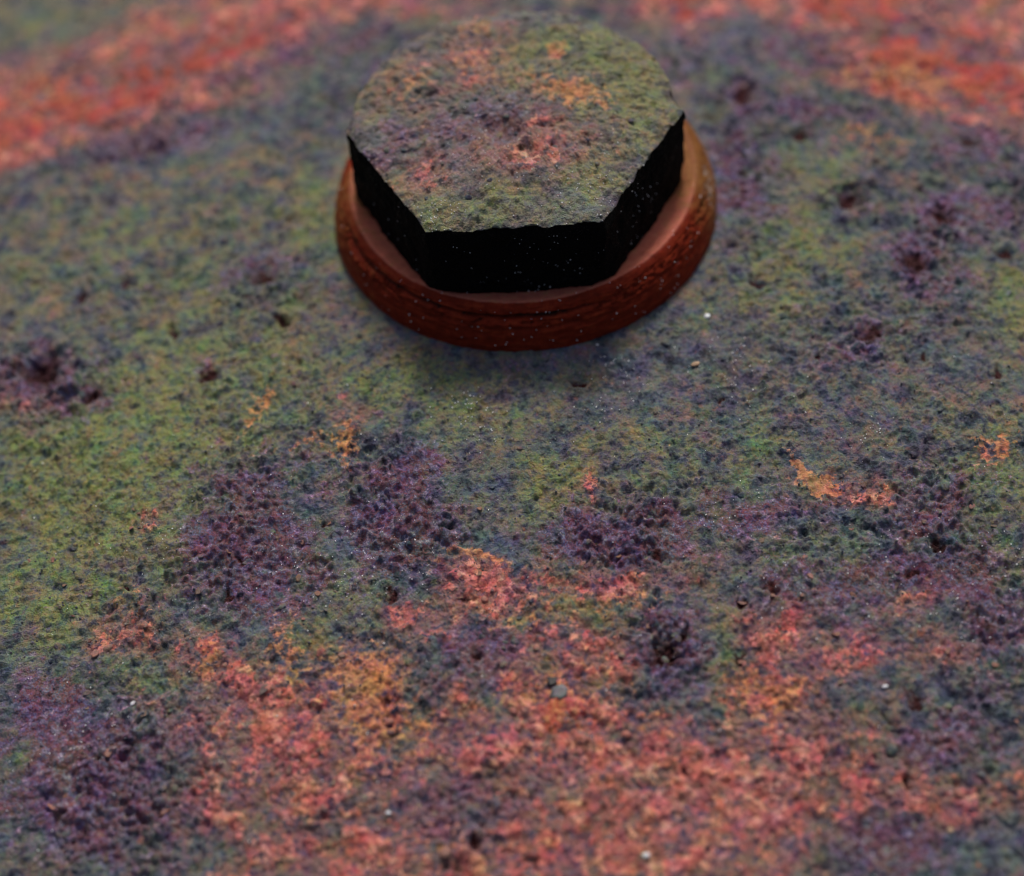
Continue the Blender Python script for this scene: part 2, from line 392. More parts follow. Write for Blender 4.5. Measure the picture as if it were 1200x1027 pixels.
def corroded(name, head=False):
    s = NT(name)
    P = s.pos()
    warp = s.scl(s.add(s.noise(P, 1.1, 3, 0.6, color=True), (-.5, -.5, -.5)), 1.1)
    Pw = s.add(P, s.scl(warp, 0.6))
    nb = s.noise(P, 0.11, 3, 0.6)
    nm = s.noise(P, 0.45, 5, 0.65)
    nf = s.noise(Pw, 1.25, 3, 0.55)
    nr = s.noise(Pw, 0.42, 6, 0.66)
    np_ = s.noise(s.add(Pw, (31, 7, 3)), 0.28, 4, 0.62)
    nx = s.noise(P, 4.5, 3, 0.6)
    red, ora, pur, gre, sla = [s.attr(k) for k in ('red', 'orange', 'purple', 'green', 'slate')]
    lay, fle, gra, gva, pit = [s.attr(k) for k in ('layer', 'fleck', 'grain', 'grainvalue', 'pit')]
    # grey slate and dull olive ground
    f = s.mth('ADD', s.mad(nm, 1.5, -0.26), s.mth('ADD', s.mad(nf, 0.8, -0.4), s.mad(np_, 0.9, -0.45)))
    base = s.ramp(f, [(0.12, lin(36, 38, 50, K)), (0.32, lin(64, 70, 82, K)), (0.46, lin(84, 86, 94, K)), (0.56, lin(94, 98, 88, K)), (0.66, lin(90, 80, 88, K)), (0.78, lin(112, 102, 90, K)), (0.9, lin(84, 88, 104, K))])
    # blue grey bloom, also the shadow painted in front of the ring
    f = s.ss(s.mth('ADD', sla, s.mad(nf, 1.3, -0.75)), 0.15, 0.8)
    base = s.mix(f, base, s.ramp(nm, [(0.3, lin(54, 58, 78, K)), (0.5, lin(82, 88, 104, K)), (0.7, lin(98, 104, 106, K))]))
    # yellow green growth
    f = s.ss(s.mth('ADD', s.mth('MULTIPLY', gre, 0.85), s.mth('ADD', s.mad(np_, 1.8, -0.95), s.mth('ADD', s.mad(nr, 1.2, -0.62), s.mad(nf, 0.9, -0.45)))), -0.05, 0.85)
    grc = s.ramp(nf, [(0.28, lin(72, 84, 80, K)), (0.43, lin(96, 106, 80, K)), (0.54, lin(116, 122, 70, K)), (0.64, lin(108, 112, 78, K)), (0.76, lin(88, 112, 90, K))])
    base = s.mix(s.mth('MULTIPLY', f, 0.85), base, grc)
    # plum coloured scale, with blue highlights painted into the pale stops
    f = s.ss(s.mth('ADD', pur, s.mth('ADD', s.mad(np_, 2.2, -1.14), s.mad(nf, 1.1, -0.55))), 0.34, 0.72)
    puc = s.ramp(s.mth('ADD', s.mth('MULTIPLY', nf, 0.65), s.mth('MULTIPLY', nx, 0.35)),
                 [(0.28, lin(32, 26, 40, K)), (0.40, lin(78, 52, 70, K)), (0.48, lin(108, 66, 76, K)), (0.53, lin(78, 76, 108, K)), (0.60, lin(116, 100, 124, K)), (0.7, lin(164, 152, 176, K))])
    base = s.mix(s.mth('MULTIPLY', f, 0.84), base, puc)
    # red lead showing through in small irregular flecks
    vw = s.add(P, s.scl(s.add(s.noise(P, 2.2, 2, 0.6, color=True), (-.5, -.5, -.5)), 0.9))
    cell = s.voro(vw, 1.15)
    cr, cg = s.sep(cell, 0), s.sep(cell, 1)
    rc = s.ramp(s.mth('ADD', s.mth('MULTIPLY', cr, 0.6), s.mth('MULTIPLY', nf, 0.4)),
                [(0.2, lin(134, 84, 82, K)), (0.42, lin(164, 94, 88, K)), (0.6, lin(186, 106, 98, K)), (0.78, lin(198, 142, 126, K))])
    redn = s.mad(pur, -0.55, s.mad(sla, -0.3, s.mad(gre, -0.22, s.mth('MINIMUM', red, 1.15))))
    deep = s.ss(red, 1.18, 1.38)
    rc = s.mix(s.mth('MULTIPLY', deep, 0.8), rc, s.ramp(nr, [(0.35, lin(136, 54, 50, K)), (0.5, lin(160, 62, 50, K)), (0.65, lin(168, 84, 64, K))]))
    rf = s.mth('ADD', redn, s.mth('ADD', s.mad(cg, 0.22, -0.11), s.mth('ADD', s.mad(nf, 0.9, -0.45), s.mad(nr, 1.5, s.mad(np_, 1.3, -1.45)))))
    haze = s.ss(rf, -0.15, 0.75)
    base = s.mix(s.mth('MULTIPLY', haze, 0.78), base, s.ramp(nf, [(0.30, lin(74, 62, 88, K)), (0.42, lin(112, 80, 90, K)), (0.52, lin(146, 98, 90, K)), (0.6, lin(118, 86, 86, K)), (0.7, lin(144, 122, 108, K))]))
    chip = s.ss(s.mad(cg, 0.06, lay), 0.02, 0.09)
    base = s.mix(s.mth('MULTIPLY', s.ss(s.mad(chip, 0.5, rf), 0.92, 1.08), 0.88), base, rc)
    # orange rust
    of = s.mth('ADD', ora, s.mth('ADD', s.mad(cr, 0.3, -0.15), s.mad(nf, 2.0, -1.05)))
    base = s.mix(s.mth('MULTIPLY', s.ss(of, 0.34, 0.8), 0.85), base, s.ramp(nf, [(0.3, lin(130, 92, 72, K)), (0.5, lin(172, 116, 82, K)), (0.7, lin(196, 140, 100, K))]))
    # brown islands inside the red paint
    bf = s.mth('MULTIPLY', s.ss(s.noise(Pw, 0.62, 4, 0.7), 0.55, 0.63), s.ss(red, 0.2, 0.6))
    base = s.mix(s.mth('MULTIPLY', bf, 0.55), base, s.ramp(nx, [(0.3, lin(66, 50, 58, K)), (0.55, lin(98, 70, 66, K)), (0.75, lin(92, 86, 92, K))]))
    # loose flecks
    tiny = s.voro(s.add(P, s.scl(s.add(s.noise(P, 3.5, 2, 0.6, color=True), (-.5, -.5, -.5)), 0.45)), 1.9)
    t0, t1 = s.sep(tiny, 0), s.sep(tiny, 1)
    base = s.mix(s.mth('MULTIPLY', s.ss(t0, 0.93, 0.96), 0.4), base, s.ramp(t1, [(0.1, lin(44, 40, 52, K)), (0.4, lin(60, 54, 66, K)), (0.65, lin(120, 84, 70, K)), (0.9, lin(128, 122, 100, K))]))
    # grains of scale
    base = s.mix(s.mth('MULTIPLY', gra, 0.22), base, s.ramp(gva, [(0.1, lin(42, 42, 54, K)), (0.4, lin(66, 68, 80, K)), (0.6, lin(88, 76, 82, K)), (0.8, lin(92, 96, 80, K)), (0.95, lin(110, 70, 60, K))]))
    base = s.mix(s.ss(s.mad(nf, 0.8, s.mad(pit, 1.0, -0.4)), 0.3, 0.8), base, s.ramp(nx, [(0.35, lin(26, 14, 18, K)), (0.6, lin(62, 28, 30, K))]))
    # uneven tint at the size of single grains
    base = s.mix(0.45, base, s.chroma(P, 0.3, 1.3), 'OVERLAY')
    base = s.mix(0.28, base, s.chroma(P, 0.55, 1.2), 'OVERLAY')
    base = s.mix(0.3, base, s.chroma(P, 2.2, 1.1), 'OVERLAY')
    base = s.mix(0.14, base, s.chroma(P, 6.5, 1.1, 2), 'OVERLAY')
    gl = s.ss(s.mth('ADD', nx, s.mad(nm, 0.4, -0.2)), 0.6, 0.7)
    rough = s.mad(gl, -0.38, 0.72)
    spec = s.mad(gl, 0.55, 0.15)
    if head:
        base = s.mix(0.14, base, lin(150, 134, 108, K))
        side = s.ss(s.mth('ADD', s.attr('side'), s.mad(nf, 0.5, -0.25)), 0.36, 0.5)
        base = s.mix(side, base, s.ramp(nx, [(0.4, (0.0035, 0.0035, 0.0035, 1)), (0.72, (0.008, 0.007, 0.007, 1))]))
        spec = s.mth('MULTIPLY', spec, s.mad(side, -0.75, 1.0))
    s.put(s.b.inputs['Base Color'], base)
    s.put(s.b.inputs['Roughness'], rough)
    s.put(s.b.inputs['Specular IOR Level'], spec)
    v1 = s.voro(Pw, 1.7, 'Distance')
    v2 = s.voro(s.add(P, s.scl(warp, 0.5)), 3.6, 'Distance')
    hh = s.mth('ADD', s.mth('MULTIPLY', nx, 0.5), s.mth('MULTIPLY', s.noise(P, 11, 3, 0.6), 0.3))
    hh = s.mth('ADD', hh, s.mad(v1, -0.38, s.mth('MULTIPLY', v2, -0.25)))
    b1 = s.bump(hh, 0.0005, 0.9)
    s.put(s.b.inputs['Normal'], b1)
    return s.m


def nodule_mat(warm=False):
    s = NT('rust_nodule_warm' if warm else 'rust_nodule')
    P = s.pos()
    n = s.noise(P, 1.6, 4, 0.65)
    oi = s.t.nodes.new('ShaderNodeObjectInfo')
    v = s.mth('ADD', s.mth('MULTIPLY', oi.outputs['Random'], 0.75), s.mad(n, 0.6, -0.18))
    c = s.ramp(v, [(0.05, lin(40, 42, 54, K)), (0.35, lin(64, 66, 76, K)), (0.55, lin(78, 70, 82, K)), (0.7, lin(84, 86, 72, K)), (0.85, lin(86, 58, 58, K)), (1, lin(112, 74, 58, K))])
    if warm:
        c = s.ramp(v, [(0.05, lin(70, 52, 58, K)), (0.3, lin(104, 70, 70, K)), (0.5, lin(140, 84, 76, K)), (0.7, lin(110, 88, 78, K)), (0.9, lin(150, 90, 80, K))])
    c = s.mix(0.45, c, s.noise(P, 3.5, 3, 0.7, color=True), 'OVERLAY')
    s.put(s.b.inputs['Base Color'], c)
    s.b.inputs['Roughness'].default_value = 0.6
    s.put(s.b.inputs['Normal'], s.bump(s.noise(P, 6, 3), 0.0002, 0.8))
    return s.m


def flake_mat():
    s = NT('rust_flake')
    P = s.pos()
    n = s.noise(P, 1.8, 4, 0.65)
    oi = s.t.nodes.new('ShaderNodeObjectInfo')
    v = s.mth('ADD', s.mth('MULTIPLY', oi.outputs['Random'], 0.8), s.mad(n, 0.5, -0.15))
    c = s.ramp(v, [(0.05, lin(64, 52, 58, K)), (0.3, lin(96, 80, 66, K)), (0.5, lin(110, 76, 62, K)), (0.7, lin(104, 76, 72, K)), (0.95, lin(132, 86, 76, K))])
    c = s.mix(0.45, c, s.noise(P, 3.5, 3, 0.7, color=True), 'OVERLAY')
    s.put(s.b.inputs['Base Color'], c)
    s.b.inputs['Roughness'].default_value = 0.65
    s.put(s.b.inputs['Normal'], s.bump(s.noise(P, 6, 3), 0.0002, 0.7))
    return s.m


def plain(name, c, rough=0.4, var=0.25, trans=0.0):
    s = NT(name)
    P = s.pos()
    col = s.mix(var, c, s.noise(P, 3.0, 3, 0.6, color=True), 'OVERLAY')
    s.put(s.b.inputs['Base Color'], col)
    s.b.inputs['Roughness'].default_value = rough
    s.b.inputs['Transmission Weight'].default_value = trans
    return s.m


def washer_mat():
    s = NT('red_washer')
    P = s.pos()
    nf = s.noise(P, 0.9, 4, 0.65)
    nx = s.noise(P, 4, 3, 0.6)
    st = s.noise(s.scl(P, (0.5, 0.5, 3.0)), 1.0, 4, 0.65)
    c = s.ramp(s.mth('ADD', s.mth('MULTIPLY', nf, 0.5), s.mth('MULTIPLY', st, 0.5)),
               [(0.3, (0.085, 0.010, 0.003, 1)), (0.5, (0.175, 0.016, 0.005, 1)), (0.68, (0.27, 0.036, 0.011, 1))])
    c = s.mix(s.ss(s.attr('top'), 0.2, 0.9), c, s.ramp(nf, [(0.35, (0.40, 0.12, 0.085, 1)), (0.55, (0.48, 0.15, 0.105, 1)), (0.7, (0.42, 0.18, 0.10, 1))]))  # upper face painted lighter, making up for light lost in the head's shadow
    # ochre tint towards the right and the left end, pale lime streaks on the right
    oc = s.ss(s.mth('ADD', s.attr('ochre'), s.mad(nf, 1.0, -0.5)), 0.25, 0.85)
    c = s.mix(s.mth('MULTIPLY', oc, 0.8), c, s.ramp(st, [(0.35, (0.13, 0.052, 0.014, 1)), (0.6, (0.21, 0.105, 0.03, 1))]))
    wh = s.ss(s.mth('ADD', s.attr('lime'), s.mad(s.noise(P, 1.2, 4, 0.75), 2.6, -1.5)), 0.4, 0.6)
    c = s.mix(s.mth('MULTIPLY', wh, 0.7), c, (0.36, 0.33, 0.31, 1))
    c = s.mix(s.ss(s.attr('crack'), 0.3, 0.9), c, (0.03, 0.008, 0.005, 1))
    c = s.mix(0.3, c, s.noise(P, 3.2, 3, 0.6, color=True), 'OVERLAY')
    s.put(s.b.inputs['Base Color'], c)
    s.b.inputs['Roughness'].default_value = 0.62
    s.b.inputs['Specular IOR Level'].default_value = 0.1
    s.put(s.b.inputs['Normal'], s.bump(s.mth('ADD', s.mth('MULTIPLY', nx, 0.4), s.mth('MULTIPLY', st, 0.6)), 0.00025, 0.6))
    return s.m


M_PLATE = corroded('corroded_plate')
M_HEAD = corroded('corroded_bolt', True)
M_NOD = nodule_mat()
M_NODW = nodule_mat(True)
M_FLK = flake_mat()
M_WASH = washer_mat()
M_SPECK = plain('white_speck', (0.86, 0.88, 0.92, 1), 0.15, 0.0)  # near white colour stands in for sparkling highlights
M_WHITE = plain('white_grain', (0.62, 0.65, 0.70, 1), 0.3, 0.4)
M_TAN = plain('tan_grain', (0.36, 0.24, 0.15, 1), 0.5)
M_GREY = plain('grey_chip', (0.11, 0.115, 0.125, 1), 0.5, 0.7)
M_SHADOW = plain('shadow_wedge', (0.02, 0.018, 0.02, 1), 0.6, 0.5)  # black of the shadow painted beside the grey chip


# ------------------------------------------------------------------ plate
def axis(lo, hi, flo, fhi, step):
    c = list(np.arange(flo, fhi, step))
    a, d = flo, step
    left = []
    while a > lo:
        d *= 1.14; a -= d; left.append(max(a, lo))
    a, d = c[-1], step
    right = []
    while a < hi:
        d *= 1.14; a += d; right.append(min(a, hi))
    return np.array(left[::-1] + c + right)


xs = axis(-170, 170, -66, 62, 0.175)
ylo = axis(-190, 5, -92, 5, 0.175)
yfine = ylo[ylo <= 5.0 - 0.1]
yfine = yfine[:np.searchsorted(yfine, 4.7)]
yup = [yfine[-1] + 0.19]
while yup[-1] < 74:
    yup.append(yup[-1] + 0.26)
d_ = 0.26
while yup[-1] < 190:
    d_ *= 1.14; yup.append(yup[-1] + d_)
ys = np.concatenate([yfine, yup])
# refine in the trapezoid that is seen: spread columns outwards with the distance
Y, X = np.meshgrid(ys, xs, indexing='ij')
X = X * (1 + np.clip((Y + 20) / 150, -0.16, 0.5) * 0.8)
hz, ZF = plate_fields(X.ravel(), Y.ravel())
verts = np.stack([X.ravel(), Y.ravel(), hz], -1)
nr, nc = X.shape
quads = grid_quads(nr, nc)
# the rim turns down to the plate's thickness
rim = np.concatenate([np.arange(nc), np.arange(1, nr) * nc + nc - 1, (nr - 1) * nc + np.arange(nc - 2, -1, -1), np.arange(nr - 2, 0, -1) * nc])
low = verts[rim].copy(); low[:, 2] -= 8.0
b0 = len(verts); nrim = len(rim)
k = np.arange(nrim); k2 = (k + 1) % nrim
sideq = np.stack([rim[k], b0 + k, b0 + k2, rim[k2]], -1)
verts = np.concatenate([verts, low])
attrs = {n: np.concatenate([v, v[rim]]) for n, v in ZF.items()}
plate_me = np_mesh('steel_plate', verts, np.concatenate([quads, sideq]), attrs)
plate = link('rusty_steel_plate', plate_me, M_PLATE)
plate['kind'] = 'structure'
plate['label'] = 'pitted steel plate mottled with green, plum and red corrosion under the bolt'


# ------------------------------------------------------------------ small lumps, flakes and specks
def lump_mesh(seed):
    r = np.random.default_rng(seed)
    bm = bmesh.new()
    bmesh.ops.create_icosphere(bm, subdivisions=2, radius=1.0)
    bmesh.ops.delete(bm, geom=[v for v in bm.verts if v.co.z < -0.45], context='VERTS')
    dirs = [(Vector(r.normal(size=3)).normalized(), r.uniform(-.28, .28)) for _ in range(7)]
    for v in bm.verts:
        d = v.co.normalized()
        k = 1 + sum(a * max(0, d.dot(q)) ** 3 for q, a in dirs) + r.uniform(-.07, .07)
        v.co = Vector((d.x * k, d.y * k * 0.95, d.z * k * 0.75)) * MM
    me = bpy.data.meshes.new('rust_nodule')
    bm.to_mesh(me); bm.free()
    me.polygons.foreach_set('use_smooth', [True] * len(me.polygons))
    return me


def chip_mesh(seed, n=8, thick=0.16, curl=0.35, name='rust_flake'):
    """A thin broken scrap, unit radius, slightly curled, with real thickness."""
    r = np.random.default_rng(seed)
    an = np.sort(np.linspace(0, 2 * np.pi, n, endpoint=False) + r.uniform(-.25, .25, n))
    ra = r.uniform(.6, 1.15, n)
    ax = r.uniform(0, np.pi)
    z = lambda x, y: curl * (x * math.cos(ax) + y * math.sin(ax)) ** 2
    V = [(0, 0, thick / 2)] + [(0.55 * a * math.cos(t), 0.55 * a * math.sin(t), z(.55 * a * math.cos(t), .55 * a * math.sin(t)) + thick * .55) for t, a in zip(an, ra)]
    V += [(a * math.cos(t), a * math.sin(t), z(a * math.cos(t), a * math.sin(t)) + thick / 2) for t, a in zip(an, ra)]
    V += [(a * 1.02 * math.cos(t), a * 1.02 * math.sin(t), z(a * math.cos(t), a * math.sin(t)) - thick / 2) for t, a in zip(an, ra)]
    T, Q = [], []
    for i in range(n):
        j = (i + 1) % n
        T.append((0, 1 + i, 1 + j))
        Q.append((1 + i, 1 + n + i, 1 + n + j, 1 + j))
        Q.append((1 + n + i, 1 + 2 * n + i, 1 + 2 * n + j, 1 + n + j))
    Q2 = np.array(Q)
    me = np_mesh(name, np.array(V), Q2, None, np.array(T), smooth=False)
    return me


def specks(name, pts, rad, mat, parent, seed, flat=1.0):
    """Many tiny crystals joined into one mesh (two pyramids each)."""
    r = np.random.default_rng(seed)
    oct_ = np.array([(1, 0, 0), (0, 1, 0), (-1, 0, 0), (0, -1, 0), (0, 0, 1), (0, 0, -1)], float)
    T0 = np.array([(0, 1, 4), (1, 2, 4), (2, 3, 4), (3, 0, 4), (1, 0, 5), (2, 1, 5), (3, 2, 5), (0, 3, 5)])
    V, T = [], []
    for i, (p, ra) in enumerate(zip(pts, rad)):
        q, _ = np.linalg.qr(r.normal(size=(3, 3)))
        V.append((oct_ * ra * r.uniform(.7, 1.3, 3)) @ q.T + p)
        T.append(T0 + 6 * i)
    me = np_mesh(name, np.concatenate(V), None, None, np.concatenate(T), smooth=False)
    o = link(name, me, mat, parent)
    o['kind'] = 'stuff'
    return o


lumps = [lump_mesh(s) for s in range(300, 308)]
for m in lumps:
    m.materials.append(M_PLATE)
# nodules that stand out in the photograph, then a scatter of others
NOD = [(517,525,.75),(622,519,1.1),(609,526,.8),(258,380,1.0),(778,405,1.0),(668,488,.8),(785,476,.7),(731,450,.7),(700,447,.6),(456,442,.9),(529,478,.4),(1072,533,.9),(1088,440,.7),(1074,450,.6),(1062,418,1.0),(1035,423,.9),
       (943,456,.9),(552,617,.7),(870,580,.9),(1107,573,1.2),(1082,610,1.2),(847,636,.8),(829,456,.6),(106,697,.8),(68,757,1.0),(60,775,.7),(38,754,.5),(132,808,1.1),(308,770,1.1),(326,772,1.0),(346,560,.7),(290,660,.8),(188,893,.9),
       (1096,818,1.3),(960,825,1.2),(1045,880,1.2),(920,866,1.0),(735,865,1.1),(425,913,1.2),(872,776,.8),(1150,910,1.0),(1085,896,.9),(560,1000,1.0),(660,935,.8),(1120,925,.9),(245,850,.7),(1010,570,.5),(965,625,.5),(1100,600,.6),
       (590,580,.5),(500,560,.6),(430,560,.7),(700,600,.8),(1000,610,.6),(890,560,.7),(760,605,.9),(740,640,.9),(690,640,.8),(565,745,.7),(590,760,.8),(790,745,1.0),(800,770,.9),(770,780,.8),(320,625,.8),(300,690,.7),(455,600,.8),(480,640,.7)]
cand = []
for px, py, r_ in NOD:
    cand.append((px, py, r_ * 0.5))
rn = np.random.default_rng(5)
while len(cand) < 230:
    px, py = rn.uniform(5, 1195), rn.uniform(420, 1020)
    if (px - 610) ** 2 / 235 ** 2 + (py - 255) ** 2 / 175 ** 2 < 1:
        continue
    cand.append((px, py, rn.uniform(0.22, 0.46) * (0.8 + 0.4 * (py > 700))))
CP = at(np.array([c[0] for c in cand]), np.array([c[1] for c in cand]))
cz, CZ = plate_z(CP[:, :2])
for i, ((px, py, r_), p, z) in enumerate(zip(cand, CP, cz)):
    o = link('rust_nodule', lumps[i % len(lumps)], None, plate)
    o.location = (p[0] * MM, p[1] * MM, (z - 0.12 * r_) * MM)
    if CZ['red'][i] - 0.5 * CZ['purple'][i] > 0.5:
        o.material_slots[0].link = 'OBJECT'
        o.material_slots[0].material = M_NODW
    o.rotation_euler = (rn.uniform(-.3, .3), rn.uniform(-.3, .3), rn.uniform(0, 6.28))
    o.scale = (r_ * rn.uniform(.7, 1.5), r_ * rn.uniform(.7, 1.2), r_ * rn.uniform(.5, 1.0))

chips = [chip_mesh(s, 7 + s % 3) for s in range(400, 406)]
for m in chips:
    m.materials.append(M_FLK)
FLK = [(268,648,1.0),(233,697,1.0),(112,768,1.2),(104,788,1.1),(265,797,1.2),(310,812,1.3),(240,818,1.3),(128,884,1.3),(60,945,1.2),(170,838,1.0),(257,843,1.0),(1030,714,.8),(355,640,.7),(385,612,.8),(630,705,.8),(540,700,.8),(300,795,.9),
       (125,1004,1.3),(165,990,1.2),(1110,765,1.2),(1000,700,.9),(940,700,.8),(905,700,.8),(870,705,.9),(1165,780,1.1),(980,745,.9),(350,680,.8),(700,960,1.0),(380,950,1.2),(985,800,.8),(760,735,.9),(340,905,1.1),(195,950,1.2)]
fl = [(a, b, c * 0.45) for a, b, c in FLK]
while len(fl) < 120:
    px, py = rn.uniform(5, 1195), rn.uniform(560, 1020)
    fl.append((px, py, rn.uniform(0.2, 0.46)))
FP = at(np.array([c[0] for c in fl]), np.array([c[1] for c in fl]))
fz, _ = plate_z(FP[:, :2])
for i, ((px, py, r_), p, z) in enumerate(zip(fl, FP, fz)):
    o = link('rust_flake', chips[i % len(chips)], None, plate)
    o.location = (p[0] * MM, p[1] * MM, (z + 0.12 * r_) * MM)
    o.rotation_euler = (rn.uniform(-.45, .35), rn.uniform(-.4, .4), rn.uniform(0, 6.28))
    o.scale = (r_ * rn.uniform(.8, 1.5), r_ * rn.uniform(.6, 1.0), r_ * rn.uniform(.7, 1.2))

# fine grit of the plate, and crystals painted white in place of glints
def scatter(n, clusters, seed, y0=380):
    r = np.random.default_rng(seed)
    P = []
    while len(P) < n:
        px, py = r.uniform(0, 1200), r.uniform(y0, 1027)
        if (px - 612) ** 2 / 228 ** 2 + (py - 262) ** 2 / 165 ** 2 < 1:
            continue
        P.append((px, py))
    for (cx, cy, sx, sy, m) in clusters:
        for _ in range(m):
            P.append((r.normal(cx, sx), r.normal(cy, sy)))
    P = np.array(P)
    q = at(P[:, 0], P[:, 1])
    z, _ = plate_z(q[:, :2])
    q[:, 2] = z
    return q


gp = scatter(2600, [], 21, 330)
grit = specks('rust_grit', gp + np.array([0, 0, .02]), np.random.default_rng(3).uniform(0.09, 0.2, len(gp)), M_NOD, plate, 8)
CL = [(560,495,22,16,40),(547,478,8,6,10),(722,432,14,10,22),(860,440,24,14,28),(710,480,14,10,16),(745,445,10,8,10),(860,405,16,10,14),(1020,500,20,14,22),(1100,635,40,24,26),(1180,655,20,24,16),(450,660,40,30,26),
      (490,640,30,30,18),(395,680,30,40,28),(350,690,20,30,12),(160,640,30,20,12),(1120,705,40,24,22),(870,600,40,20,22),(900,690,30,16,16),(1150,755,20,14,10),(60,890,50,40,20),(320,600,20,40,16),(110,870,20,14,14),(990,880,30,30,8)]
sp = scatter(260, CL, 22, 390)
specks('mineral_glints', sp + np.array([0, 0, .06]), np.random.default_rng(4).uniform(0.045, 0.115, len(sp)) ** 1, M_SPECK, plate, 9)

# ------------------------------------------------------------------ washer
ROT = -3.37
WC = (0.45, 1.1)
NA = 960
th = np.linspace(0, 2 * np.pi, NA, endpoint=False)
prof = [(23.95, -1.2), (24.0, -0.4), (23.97, 0.3), (23.85, 1.0), (23.6, 2.0), (23.2, 3.1), (22.6, 4.2), (22.1, 4.85), (21.65, 5.2), (21.2, 5.28), (20.6, 5.05), (19.8, 4.7), (18.9, 4.4), (17.5, 4.1), (15.5, 4.0), (13.0, 3.9), (13.0, 1.0)]
pr = np.array(prof)
dl = np.concatenate([[0], np.cumsum(np.hypot(*np.diff(pr, axis=0).T))])
tt = np.concatenate([np.arange(0, 8.2, 0.14), np.linspace(8.2, dl[-1], 26)])
PR, PZ = np.interp(tt, dl, pr[:, 0]), np.interp(tt, dl, pr[:, 1])
TH, RR = np.meshgrid(th, PR)
_, ZZ = np.meshgrid(th, PZ)
arc = TH * 23.0
# noise that closes on itself round the ring
def ring_noise(size_t, size_z, seed, octs=4, g=.55):
    a, b = (fbm(arc / size_t, ZZ / size_z, 1, seed, octs, g), fbm((arc - 2 * np.pi * 23) / size_t, ZZ / size_z, 1, seed, octs, g))
    w = sstep(0.85, 1.0, TH / (2 * np.pi))
    return a * (1 - w) + b * w
deg = np.degrees(TH)
sidem = sstep(5.2, 4.7, ZZ) * sstep(20.6, 21.6, RR)
wr = ring_noise(9, 0.75, 501)
# wrinkled band along the upper edge on the left and the front
band = sstep(186, 205, deg) * sstep(300, 268, deg)
l1 = 4.0 + 0.45 * ring_noise(16, 60, 521, 3)
l2 = 2.9 + 0.7 * ring_noise(20, 60, 523, 3)
f1 = np.exp(-((ZZ - l1) / 0.26) ** 2) * sstep(-0.5, -0.1, ring_noise(11, 60, 541, 2))
f2 = np.exp(-((ZZ - l2) / 0.20) ** 2) * sstep(-0.2, 0.1, ring_noise(9, 60, 543, 2))
fold = np.clip(f1 + 0.3 * f2, 0, 1) * band * sidem
bz = np.exp(-((ZZ - 3.5) / 1.1) ** 2)
ridge = 1 - np.abs(ring_noise(6, 0.55, 531, 4)) * 3.4
crk = sstep(0.74, 0.95, ridge) * (0.6 + 0.4 * band) * bz * sidem
disp = sidem * (0.16 * wr + 0.16 * ring_noise(2.2, 0.8, 511)) - 0.6 * crk - 1.0 * fold + 0.5 * band * bz * sidem * ring_noise(5, 0.5, 551)
RR2 = RR + disp + 0.12 * ring_noise(30, 60, 561, 2) * sstep(14, 18, RR)
ZZ2 = ZZ + (1 - sidem) * sstep(14, 18, RR) * (0.10 * ring_noise(12, 30, 571, 3)) + 0.22 * (1 - sidem) * ring_noise(1.8, 1.5, 575, 5, .6)
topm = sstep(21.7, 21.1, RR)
och = np.clip(0.95 * np.exp(-(((deg - 2 + 180) % 360 - 180) / 30.0) ** 2) + .55 * np.exp(-((deg - 178) / 18.0) ** 2) + .3 * np.exp(-((deg - 212) / 26.0) ** 2), 0, 1.2)
lime = 0.6 * np.exp(-(((deg - 352 + 180) % 360 - 180) / 12.0) ** 2) * sstep(0.5, 2.0, ZZ) * sstep(4.95, 4.3, ZZ)
crack = np.clip(0.8 * crk + 1.0 * fold, 0, 1)
wv = np.stack([WC[0] + RR2 * np.cos(TH), WC[1] + RR2 * np.sin(TH), ZZ2], -1).reshape(-1, 3)
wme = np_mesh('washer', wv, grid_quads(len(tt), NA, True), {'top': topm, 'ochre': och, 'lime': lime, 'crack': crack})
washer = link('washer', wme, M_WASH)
washer['label'] = 'thick reddish brown ring with a cracked outer edge squeezed under the bolt head'
washer['category'] = 'washer'

r7 = np.random.default_rng(77)
idx = []
n_side = int(np.searchsorted(tt, 7.6))
for (d0, sd, n) in ((262, 12, 26), (300, 10, 14), (318, 6, 18), (345, 8, 10), (225, 8, 8), (205, 10, 5), (275, 6, 12), (240, 40, 14)):
    for _ in range(n):
        a = int(((r7.normal(d0, sd) % 360) / 360) * NA) % NA
        k = int(r7.uniform(9, n_side))
        idx.append(k * NA + a)
idx = np.array(idx)
specks('mineral_glints', wv[idx] + 0.03 * np.stack([np.cos(TH.ravel()[idx]), np.sin(TH.ravel()[idx]), 0 * idx], -1), r7.uniform(0.045, 0.11, len(idx)), M_SPECK, washer, 12)

# ------------------------------------------------------------------ bolt
S = 20.5
HT = 14.7
bolt = bpy.data.objects.new('hex_bolt', None)
scene.collection.objects.link(bolt)
bolt['label'] = 'large corroded hexagon bolt with black sides and a mottled green and orange top'
bolt['category'] = 'bolt'
NB = 900
hb = np.linspace(0, 2 * np.pi, NB, endpoint=False)
def hexr(t, rnd):
    a = (t - math.radians(ROT)) % (np.pi / 3) - np.pi / 6
    r = S * math.cos(np.pi / 6) / np.cos(a)
    r = r - rnd * np.exp(-((np.abs(a) - np.pi / 6) / 0.045) ** 2)
    far = sstep(-0.03, 0.22, np.sin(t))            # the far corners are worn round
    return r * (1 - far) + far * np.minimum(r + 2.4, S * 0.968)
